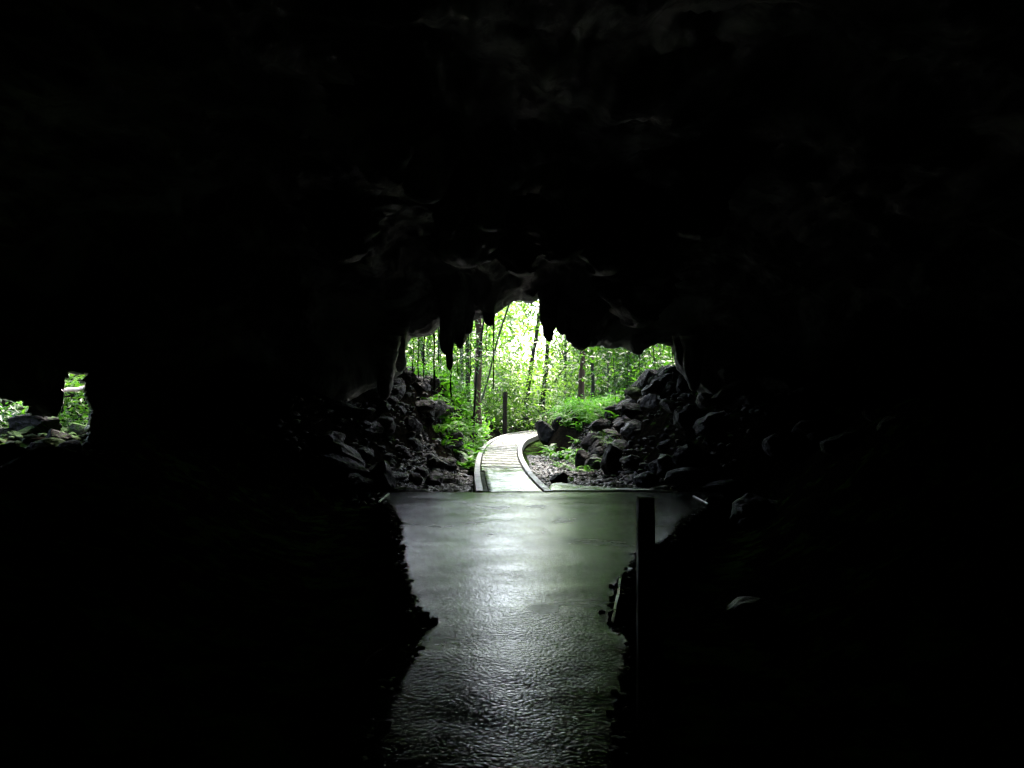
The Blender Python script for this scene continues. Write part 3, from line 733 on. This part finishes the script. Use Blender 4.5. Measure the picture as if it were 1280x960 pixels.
# crumbled grit and stones along both broken edges of the floor
edge_pts = []
for chain in (farL + nearL[:5], nearR[3:] + farR):
    c_ = np.array(chain); d_ = np.r_[0, np.cumsum(np.linalg.norm(np.diff(c_, axis=0), axis=1))]
    u_ = RNG.uniform(0, d_[-1], 260); edge_pts.append(np.stack([np.interp(u_, d_, c_[:, 0]), np.interp(u_, d_, c_[:, 1])], 1))
ep = np.concatenate(edge_pts); n_ = len(ep); d0, f0 = ICO[1]; nv0 = len(d0)
r_ = RNG.uniform(.008, .03, n_) * 1.0; vv = d0[None] * (1 + .22 * RNG.normal(size=(n_, nv0, 1))) * (r_[:, None] * [1.2, 1, .6])[:, None]
vv = vv + np.c_[ep + RNG.normal(size=(n_, 2)) * .035, np.full(n_, .003)][:, None]
gr_ = link("grit", mesh_from("grit", vv.reshape(-1, 3), (f0[None] + (np.arange(n_) * nv0)[:, None, None]).reshape(-1, 3)), M['dark_rock'])
tag(gr_, "dark grit and small stones lying along the floor edges", kind="stuff")

# ------------------------------------------------------------------ vegetation
def tube(name, pts, radii, mat, parent=None, n=8, nz=0.12):
    pts = np.array(pts, float); m_ = len(pts); d = np.gradient(pts, axis=0); d /= np.linalg.norm(d, axis=1, keepdims=True) + 1e-9
    ref = np.array([0.3, 1, 0.1]); s = np.cross(d, ref); s /= np.linalg.norm(s, axis=1, keepdims=True) + 1e-9; t = np.cross(s, d)
    a = np.linspace(0, 2 * math.pi, n, endpoint=False)
    R = np.array(radii)[:, None] * (1 + nz * RNG.normal(size=(m_, n)) * 0.6)
    v = pts[:, None] + s[:, None] * (np.cos(a) * R)[..., None] + t[:, None] * (np.sin(a) * R)[..., None]
    q = np.arange(m_ * n).reshape(m_, n); q2 = np.roll(q, -1, 1)
    f = np.stack([q[:-1].ravel(), q2[:-1].ravel(), q2[1:].ravel(), q[1:].ravel()], 1)
    return v.reshape(-1, 3), f
def join(parts):
    V_, F_, o = [], [], 0
    for v, f in parts: V_.append(v); F_.append(f + o); o += len(v)
    return np.concatenate(V_), np.concatenate(F_)
def leaves(centers, size, rng, droop=0.3, asp=0.42):
    """one folded leaf (4 tris) per centre"""
    n = len(centers); th = rng.uniform(0, 6.28, n); el = rng.normal(-droop, 0.5, n)
    d = np.stack([np.cos(th) * np.cos(el), np.sin(th) * np.cos(el), np.sin(el)], 1)
    up = np.stack([rng.normal(0, .5, n), rng.normal(0, .5, n), np.ones(n)], 1)
    s = np.cross(d, up); s /= np.linalg.norm(s, axis=1, keepdims=True) + 1e-9; u_ = np.cross(s, d)
    L = size * rng.uniform(.6, 1.35, n)[:, None]
    c = np.asarray(centers)
    v = np.stack([c, c + d * L * .45 + s * L * asp * .5 + u_ * L * .06, c + d * L, c + d * L * .45 - s * L * asp * .5 + u_ * L * .06], 1)
    # fold along the midrib: two triangles
    f = np.array([[0, 1, 2], [0, 2, 3]])
    F_ = f[None] + (np.arange(n) * 4)[:, None, None]
    return v.reshape(-1, 3), F_.reshape(-1, 3)
def cluster_points(centres, n_each, spread, rng):
    c = np.repeat(np.asarray(centres), n_each, axis=0)
    return c + rng.normal(size=c.shape) * spread

def tree(base, top, r0, r1, mat, crown_mat, label, name="forest_tree", grp="forest trees beyond the mouth", bend=0.15, ext=6.0, ncl=34, nl=70, size=.2, cr=2.6, seed=0, forks=(), low=0):
    """trunk through two seen points, carried on upwards into its own crown"""
    rng = np.random.default_rng(seed); base = np.array(base, float); top = np.array(top, float)
    d = (top - base) / np.linalg.norm(top - base); end = top + d * ext * np.array([.4, .4, 1])
    n = 26; t = np.linspace(0, 1, n)[:, None]; P_ = base * (1 - t) + end * t
    P_ += bend * np.c_[fbm(np.c_[t * 4, t * 0 + seed, t * 0], 3, seed), fbm(np.c_[t * 4, t * 0 + seed, t * 0 + 5], 3, seed + 2), t * 0] * np.sin(np.clip(t * 1.2, 0, 1) * math.pi)
    tt = t[:, 0]; rad = r0 * (1 - tt) + r1 * tt + r0 * .6 * np.exp(-tt * 30)
    root = empty(name, tuple(base)); tag(root, label, "tree", grp)
    v, f = tube("t", P_ - base, rad, None, n=10); parts = [(v, f)]; tips = []
    for fk in forks:                                     # (fraction, vector, radius)
        i = int(fk[0] * (n - 1)); q = P_[i] - base; e = np.array(fk[1]); tq = np.linspace(0, 1, 9)[:, None]
        pp = q + e * tq + 0.06 * np.linalg.norm(e) * np.c_[np.sin(tq * 3), tq * 0, tq ** 2]
        parts.append(tube("b", pp, fk[2] * (1 - .7 * tq[:, 0]), None, n=6)); tips.append(q + e)
    for k in range(10):
        i = int(rng.uniform(.62, .98) * (n - 1)); q = P_[i] - base; e = rng.normal(size=3) * [cr * .5, cr * .5, .6] + [0, 0, .8]
        tq = np.linspace(0, 1, 6)[:, None]; parts.append(tube("b", q + e * tq, r1 * .5 * (1 - .8 * tq[:, 0]) + .006, None, n=5)); tips.append(q + e)
    v, f = join(parts); link("trunk", mesh_from("trunk", v, f, True), M[mat], root)
    cc = np.array(tips)[rng.integers(len(tips), size=ncl)] + rng.normal(size=(ncl, 3)) * [cr * .45, cr * .45, .9]
    if low: cc = np.vstack([cc, (P_[6:20] - base)[rng.integers(14, size=low)] + rng.normal(size=(low, 3)) * [.9, .9, .5]])
    v, f = leaves(cluster_points(cc, nl, .33, rng), size, rng)
    link("crown", mesh_from("crown", v, f), M[crown_mat], root)
    return root
def T(xb, yb, xt, yt, Y, wpx, mat, cm, label, **kw):
    b = px(xb, yb, Y); t = px(xt, yt, Y); r = wpx / 2 / FP * Y * 1.22
    gz_ = float(ground_z(b[0], b[1])[0]); 
    if b[2] > gz_: # carry the trunk down to the ground
        k = (t - b) / max(0.1, (t - b)[2]); b = b + k * (gz_ - b[2])
    b[2] = min(b[2], gz_) - 0.05
    return tree(b, t, r * 1.05, r * .55, mat, cm, label, **kw)
T(597, 480, 599, 390, 31, 8, 'bark', 'leaf', "thick brown trunk rising behind the hanging rock, left of the boardwalk", seed=1)
T(586, 476, 588, 395, 29, 5, 'bark_dark', 'leaf_dark', "dark straight trunk left of the thick brown trunk", seed=2)
T(578, 475, 578, 400, 31, 4, 'bark_green', 'leaf', "green lichened trunk leftmost in the main opening", seed=3)
T(601, 476, 611, 395, 26, 2.6, 'bark_dark', 'leaf', "thin trunk leaning right beside the thick brown trunk", seed=4)
T(617, 486, 645, 425, 32, 2.4, 'bark_green', 'leaf_pale', "thin pale sapling leaning right above the timber post", seed=5, ncl=20)
T(658, 512, 677, 430, 45.5, 5.0, 'bark_dark', 'leaf_pale', "slender dark trunk leaning right over the boardwalk bend", seed=6, ncl=24)
T(677, 510, 690, 425, 46.5, 5.2, 'bark_dark', 'leaf_pale', "forked dark trunk leaning right behind the bend", seed=7, ncl=24, forks=[(.14, (1.6, .2, 2.1), .06)])
T(706, 500, 705, 440, 38, 3.6, 'bark_green', 'leaf_pale', "pale grey-green trunk forking low left of the brown trunk", seed=8, forks=[(.3, (-1.1, 0, 2.0), .05), (.32, (1.3, 0, 1.9), .05)])
T(726, 502, 728, 425, 30, 6.4, 'bark', 'leaf', "thick reddish brown trunk standing behind the right ferns", seed=9)
T(741, 497, 741, 430, 32, 3.8, 'bark_dark', 'leaf', "dark trunk just right of the reddish brown trunk", seed=10)
T(760, 498, 757, 430, 36, 2.4, 'bark_green', 'leaf_pale', "thin pale green trunk over the right end of the ferns", seed=11)
T(770, 498, 768, 430, 42, 2.4, 'bark_green', 'leaf_pale', "faint thin trunk rightmost under the arch", seed=12)
T(784, 490, 790, 400, 34, 3, 'bark_dark', 'leaf_dark', "dark trunk half hidden by leaves on the right bank", seed=15, low=24)
T(530, 470, 520, 380, 30, 4, 'bark_dark', 'leaf_dark', "dark trunk seen through the small left arch", seed=16, low=20)
T(550, 470, 552, 380, 34, 4, 'bark_green', 'leaf', "greenish trunk right of the dark one in the left arch", seed=17, low=12)

# leafy saplings that fill the view between trunks
sap_meshes = []
for k in range(6):
    rng = np.random.default_rng(300 + k); H = 5.0
    stem = tube("s", np.c_[np.linspace(0, .4, 12) * rng.normal(), np.linspace(0, .3, 12) * rng.normal(), np.linspace(0, H, 12)], np.linspace(.016, .006, 12), None, n=5)
    cc = np.c_[rng.normal(0, .75, 30), rng.normal(0, .75, 30), rng.uniform(.9, H + .8, 30)]
    tw = [stem]
    for c in cc: tw.append(tube("w", np.linspace(0, 1, 4)[:, None] * (c - [0, 0, max(.2, c[2] - .6)]) + [0, 0, max(.2, c[2] - .6)], [.01, .008, .006, .004], None, n=3))
    cv, cf = leaves(cluster_points(cc, 26, .26, rng), .24, rng)
    tv, tf = join(tw); sap_meshes.append((mesh_from("stem", tv, tf, True), mesh_from("foliage", cv, cf)))
sap_cache = {}
def sapling(x, y, h, mat, label, grp, k=None, rng=random):
    k = rng.randrange(6) if k is None else k; key = (k, mat)
    if key not in sap_cache:
        a = sap_meshes[k][0].copy(); a.materials.append(M['bark_green']); b = sap_meshes[k][1].copy(); b.materials.append(M[mat]); sap_cache[key] = (a, b)
    e = empty("sapling", (x, y, float(ground_z(x, y)[0]) - .03), rng.uniform(0, 6.28)); e.scale = (h / 5 * rng.uniform(.9, 1.4), h / 5 * rng.uniform(.9, 1.4), h / 5)
    link("stem", sap_cache[key][0], None, e); link("foliage", sap_cache[key][1], None, e); tag(e, label, "sapling", grp); return e
rr = random.Random(5)
for k in range(28):
    Y = rr.uniform(31, 44); xp = rr.uniform(600, 830); xx = (xp - 640) / FP * Y
    if 650 < xp < 705 and Y < 47: continue
    h_ = rr.uniform(2.5, 5.5); lm = rr.choice(['leaf_pale', 'leaf', 'leaf_dark'])
    lab = ("tall " if h_ > 4 else "short ") + {'leaf_pale': 'pale green', 'leaf': 'mid green', 'leaf_dark': 'dark green'}[lm] + " sapling " + ("left of the timber post" if xp < 631 else "above the boardwalk bend" if xp < 655 else "behind the brown trunk" if xp < 745 else "right of the brown trunk") + (", nearer" if Y < 37 else ", farther back")
    sapling(xx, Y, h_, lm, lab, "saplings beyond the boardwalk", None, rr)
for (xp, Y, h, m_, lab) in [(770, 26, 4.0, 'leaf', "dense leafy sapling right of the dark trunk"), (785, 25, 4.2, 'leaf', "leafy sapling on top of the right bank"),
                            (800, 24, 4.0, 'leaf_dark', "dark leafy sapling above the mossy rocks"), (822, 24, 4.4, 'leaf', "leafy sapling filling the right corner of the arch"),
                            (517, 26, 4.0, 'leaf', "leafy sapling in the left corner of the small arch"), (536, 25, 4.0, 'leaf_dark', "dark leafy sapling between the hanging roots"),
                            (575, 27, 3.6, 'leaf', "leafy sapling below the long stalactite")]:
    sapling((xp - 640) / FP * Y, Y, h, m_, lab, "saplings on the banks", None, rr)
# far wood: one mass
rng = np.random.default_rng(77)
n_c = 1250; Yc = rng.uniform(44, 72, n_c); xc_ = rng.uniform(-.26, .34, n_c) * Yc; zc = EYE + rng.uniform(-.04, 1, n_c) ** 1.0 * .13 * Yc
ax_ = xc_ / Yc; az_ = (zc - EYE) / Yc; keep = ~(((ax_ - .02) / .045) ** 2 + ((az_ - .074) / .046) ** 2 < 1) & ~(((ax_ - .12) / .03) ** 2 + ((az_ - .045) / .014) ** 2 < 1) | (rng.random(n_c) < .5)
xc_, Yc, zc = xc_[keep], Yc[keep], zc[keep]
cv, cf = leaves(cluster_points(np.c_[xc_, Yc, zc], 46, .5, rng), .44, rng)
fw = link("far_wood", mesh_from("far_wood", cv, cf), M['leaf_pale']); tag(fw, "pale sunlit forest foliage far beyond the cave mouth", kind="stuff")
# low undergrowth along the back of the boardwalk
n_c = 900; Yc = rng.uniform(36, 52, n_c); xc_ = rng.uniform(-.12, .2, n_c) * Yc
zc = ground_z(xc_, Yc) + rng.uniform(0, 1.3, n_c)
onp = np.array([np.min(np.hypot(np.r_[Lp[:, 0], Rp[:, 0]] - a, np.r_[Lp[:, 1], Rp[:, 1]] - b)) for a, b in zip(xc_, Yc)]) > 1.0
cv, cf = leaves(cluster_points(np.c_[xc_, Yc, zc][onp], 40, .28, rng), .2, rng)
ug = link("undergrowth", mesh_from("undergrowth", cv, cf), M['leaf']); tag(ug, "tangled green undergrowth behind the boardwalk bend", kind="stuff")
# leafy cover of the sunlit part of the left bank and of the side opening
def cover(name, n_, xr, yr, lift, size, mat, label, seed, nl=22, spread=.16, zmin=-9):
    rng = np.random.default_rng(seed); x = rng.uniform(*xr, n_); y = rng.uniform(*yr, n_); z = ground_z(x, y)
    ok = z > zmin; x, y, z = x[ok], y[ok], z[ok]
    cv, cf = leaves(cluster_points(np.c_[x, y, z + rng.uniform(*lift, len(x))], nl, spread, rng), size, rng, .1)
    o = link(name, mesh_from(name, cv, cf), M[mat]); tag(o, label, kind="stuff")
cover("ground_cover", 420, (-3.8, -1.1), (22, 35), (.05, .35), .13, 'fern', "bright ground cover on the sunlit part of the left bank", 1, zmin=-.1)
cover("ground_cover", 260, (1.5, 5.5), (26.5, 34), (.05, .3), .13, 'fern', "bright ground cover on top of the right mound", 2, zmin=.7)
cover("ground_cover", 300, (-15, -8), (16.5, 21), (.05, .3), .14, 'leaf_dark', "leafy greenery behind the side opening", 3)
cover("ground_cover", 40, (-10.2, -9), (16.2, 18), (.2, 1.8), .16, 'leaf', "leafy greenery behind the pale branch", 4)

# ferns: rosette of arching fronds, each frond a part
def frond_mesh():
    v = []; f = []; n = 20
    for k in range(n):
        t = (k + 1) / n; x = t; z = .55 * math.sin(t * 2.0) - .25 * t * t * 1.2
        ln = .26 * math.sin(min(1, t * 1.15 + .12) * math.pi * .93) * (1.05 - .55 * t) + .03
        for s in (-1, 1):
            i = len(v); wv = .026
            v += [(x - wv, 0, z), (x - wv * .2 + .02, s * ln * .5, z - .015), (x + .07, s * ln, z - .05), (x + wv + .02, s * ln * .5, z - .02)]
            f.append((i, i+1, i+2, i+3) if s < 0 else (i+3, i+2, i+1, i))
    # rachis
    for k in range(8):
        t = k / 8; t2 = (k + 1) / 8; z = .55 * math.sin(t * 2.0) - .3 * t * t; z2 = .55 * math.sin(t2 * 2.0) - .3 * t2 * t2
        i = len(v); v += [(t, -.008, z), (t, .008, z), (t2, .006, z2), (t2, -.006, z2)]; f.append((i, i+1, i+2, i+3))
    return mesh_from("frond", v, f)
FR = frond_mesh(); FR.materials.append(M['fern'])
def fern(x, y, size, label, grp, z=None, nf=9, rng=random):
    e = empty("fern", (x, y, float(ground_z(x, y)[0]) if z is None else z), rng.uniform(0, 6.28)); tag(e, label, "fern", grp)
    for k in range(nf):
        o = bpy.data.objects.new("frond", FR); COL.objects.link(o); o.parent = e
        s = size * rng.uniform(.75, 1.1); o.scale = (s, s, s * rng.uniform(.8, 1.3)); o.rotation_euler = (rng.uniform(-.15, .15), rng.uniform(-.35, .25), 6.283 * k / nf + rng.uniform(-.3, .3))
    return e
rr = random.Random(9)
for k in range(80):
    Y = rr.uniform(25.5, 31.5); xx = (rr.uniform(690, 775) - 640) / FP * Y
    if float(ground_z(xx, Y)[0]) < .75: continue
    fern(xx, Y, rr.uniform(.64, .78) if k % 2 else rr.uniform(.46, .6), ("large" if k % 2 else "small") + " bright fern on the right mound, " + ("at its left end" if xx / Y < .075 else "in its middle" if xx / Y < .105 else "at its right end") + (", front row" if Y < 28.5 else ", back row"), "ferns on the right mound", rng=rr)
for k in range(52):
    Y = rr.uniform(20.5, 33); xx = rr.uniform(-3.0, -1.15)
    sz = rr.uniform(.4, .7); fern(xx, Y, sz, ("large" if sz > .55 else "small") + " bright fern on the left bank, " + ("low beside the kerb" if xx > -1.7 else "halfway up" if xx > -2.4 else "near its crest") + (", nearer part" if Y < 27.5 else ", farther part"), "ferns on the left bank", rng=rr)
c = px(752, 545, 20.0); fern(c[0], 20.0, .42, "small fern clump beside the pointed grey boulder", "lone ferns", c[2] - .1, rng=rr)
c = px(705, 560, 20.0); fern(c[0] , 22.0, .4, "dark green fern drooping over the streambed stones", "lone ferns", rng=rr)
c = px(5, 540, 13.3); fern(c[0], 13.3, .55, "arching fern at the left border in the side opening", "lone ferns", c[2] - .05, rng=rr)
c = px(95, 476, 16.5); fern(c[0], 16.8, .55, "bright fern above the pale branch in the side opening", "lone ferns", c[2] - .3, rng=rr)
c = px(28, 503, 15.5); fern(c[0], 15.6, .3, "small fern under the low roof of the side opening", "lone ferns", c[2] - .1, rng=rr)
c = px(108, 512, 14.5); fern(c[0], 14.6, .3, "small fern at the right jamb of the side opening", "lone ferns", c[2] - .1, rng=rr)

# broad-leaved plants
def broad_leaf():
    n = 7; v = []; f = []
    for k in range(n):
        t = k / (n - 1); w_ = .20 * math.sin(math.pi * min(1, t * .9 + .08)) ** .8 * (1 if k < n - 1 else 0.05); z = .35 * t - .5 * t * t
        v += [(t, -w_, z + .02), (t, 0, z - .02), (t, w_, z + .02)]
    for k in range(n - 1):
        i = k * 3; f += [(i, i+1, i+4, i+3), (i+1, i+2, i+5, i+4)]
    return mesh_from("leaf", v, f, True)
BL = broad_leaf(); BL.materials.append(M['broad'])
ST = mesh_from("stem", *tube("s", [(0, 0, 0), (0.01, 0, .2), (0, 0.01, .45)], [.012, .01, .006], None, n=5)); ST.materials.append(M['bark_green'])
def plant(x, y, size, label, grp, z=None, nf=9, rng=random):
    e = empty("broadleaf_plant", (x, y, float(ground_z(x, y)[0]) if z is None else z), rng.uniform(0, 6.28)); tag(e, label, "plant", grp)
    s0_ = link("stem", ST, None, e); s0_.scale = (size * 1.5,) * 3
    for k in range(nf):
        o = bpy.data.objects.new("leaf", BL); COL.objects.link(o); o.parent = e; s = size * rng.uniform(.6, 1.1); o.scale = (s, s, s)
        o.location = (0, 0, size * rng.uniform(.1, .65)); o.rotation_euler = (rng.uniform(-.2, .2), rng.uniform(-.7, .1), 2.4 * k + rng.uniform(-.3, .3))
    return e
for k in range(95):
    Y = rr.uniform(21, 31); xx = rr.uniform(-2.5, -1.1)
    sz = rr.uniform(.3, .5); plant(xx, Y, sz, ("large" if sz > .4 else "small") + " broad-leaved plant on the left bank, " + ("low beside the kerb" if xx > -1.55 else "halfway up" if xx > -2.0 else "near its crest") + (", nearer part" if Y < 26 else ", farther part"), "broad-leaved plants on the left bank", rng=rr)
for k in range(34):
    xp, yp = rr.uniform(684, 752), rr.uniform(528, 572); Y = rr.uniform(23, 29.5); c = px(xp, yp, Y); gz_ = float(ground_z(c[0], Y)[0])
    plant(c[0], Y, rr.uniform(.26, .42), "small round-leaved plant on the dark slope, " + ("just right of the black boulder" if xp < 706 else "midway along the mound face" if xp < 730 else "beside the upright dark rocks") + (", low" if gz_ < .2 else ", high"), "plants by the black boulder", gz_, rng=rr)
for k in range(16):
    xp = rr.uniform(770, 840); Y = rr.uniform(22.5, 26); xx = (xp - 640) / FP * Y; sz = rr.uniform(.3, .48)
    plant(xx, Y, sz, ("large" if sz > .39 else "small") + " leafy plant along the top of the right bank, " + ("left end" if xp < 793 else "middle" if xp < 817 else "under the arch corner"), "plants along the top of the right bank", rng=rr)
for k in range(14):
    xp = rr.uniform(715, 775); Y = rr.uniform(20, 24.5); xx = (xp - 640) / FP * Y
    fern(xx, Y, rr.uniform(.26, .4), "low fern among the dark boulders of the right bank, " + ("near the streambed" if xp < 735 else "beside the pointed boulder" if xp < 755 else "higher up"), "low ferns among the right boulders", rng=rr)
c = px(553, 560, 17.3); plant(c[0], 17.3, .28, "small bright sprig alone on the dark left bank", "lone plants", c[2] + .0, nf=6, rng=rr)

# hanging roots and vines
def root_thing(xp, y0, y1, Y, wpx, label, name="hanging_root", wob=.02, lean=0, down=False):
    a = px(xp, y0, Y); b = px(xp + lean, y1, Y)
    if down: b[2] = float(ground_z(b[0], Y)[0]) - .03
    n = 18; t = np.linspace(0, 1, n)[:, None]; P_ = a * (1 - t) + b * t
    P_[:, 0] += wob * fbm(np.c_[t * 5, t * 0 + xp, t * 0], 3, 5); P_[:, 1] += wob * fbm(np.c_[t * 5, t * 0 + xp, t * 0 + 3], 3, 6)
    v, f = tube("r", P_, np.full(n, wpx / 2 / FP * Y) * (1 + .2 * np.sin(t[:, 0] * 9)), None, n=6)
    o = link(name, mesh_from(name, v, f, True), M['root']); tag(o, label, "root", "roots hanging in the cave mouth"); return o
for (a, b_, c_, d_, e_, lab) in [(516, 400, 470, 17.2, 1.2, "hair-thin root leftmost in the small left arch"), (523, 400, 472, 17.3, 1.5, "thin root second from the left in the small left arch"),
                                 (530, 400, 478, 17.4, 1.5, "thin root in the middle of the small left arch"), (543, 396, 488, 17.1, 2.2, "thicker dark root hanging left of the long stalactite"),
                                 (548, 396, 455, 17.5, 1.2, "fine root touching the long stalactite's left side"), (563.5, 440, 496, 16.6, 2.0, "root hanging from the tip of the long stalactite"),
                                 (572, 425, 470, 17.2, 1.2, "fine root just right of the long stalactite"), (617, 398, 486, 17.3, 1.7, "thin straight root hanging right of the thick brown trunk"),
                                 (608, 398, 440, 17.4, 1.2, "short root below the middle rock knob"), (588, 415, 470, 17.2, 1.3, "fine root before the dark straight trunk"),
                                 (841, 432, 476, 17.0, 1.3, "thin root at the right corner of the arch")]:
    root_thing(a, b_, c_, d_, e_, lab)
# pale branch in the side opening
a = px(70, 492, 16.0); b_ = px(112, 483, 15.6)
v, f = tube("b", [a, a * .66 + b_ * .34 + [0, 0, .03], a * .34 + b_ * .66 + [0, 0, -.01], b_], [.05, .045, .04, .035], None, n=8)
tag(link("fallen_branch", mesh_from("fallen_branch", v, f, True), M['pale_wood']), "pale bare branch lying across the side opening", "branch")
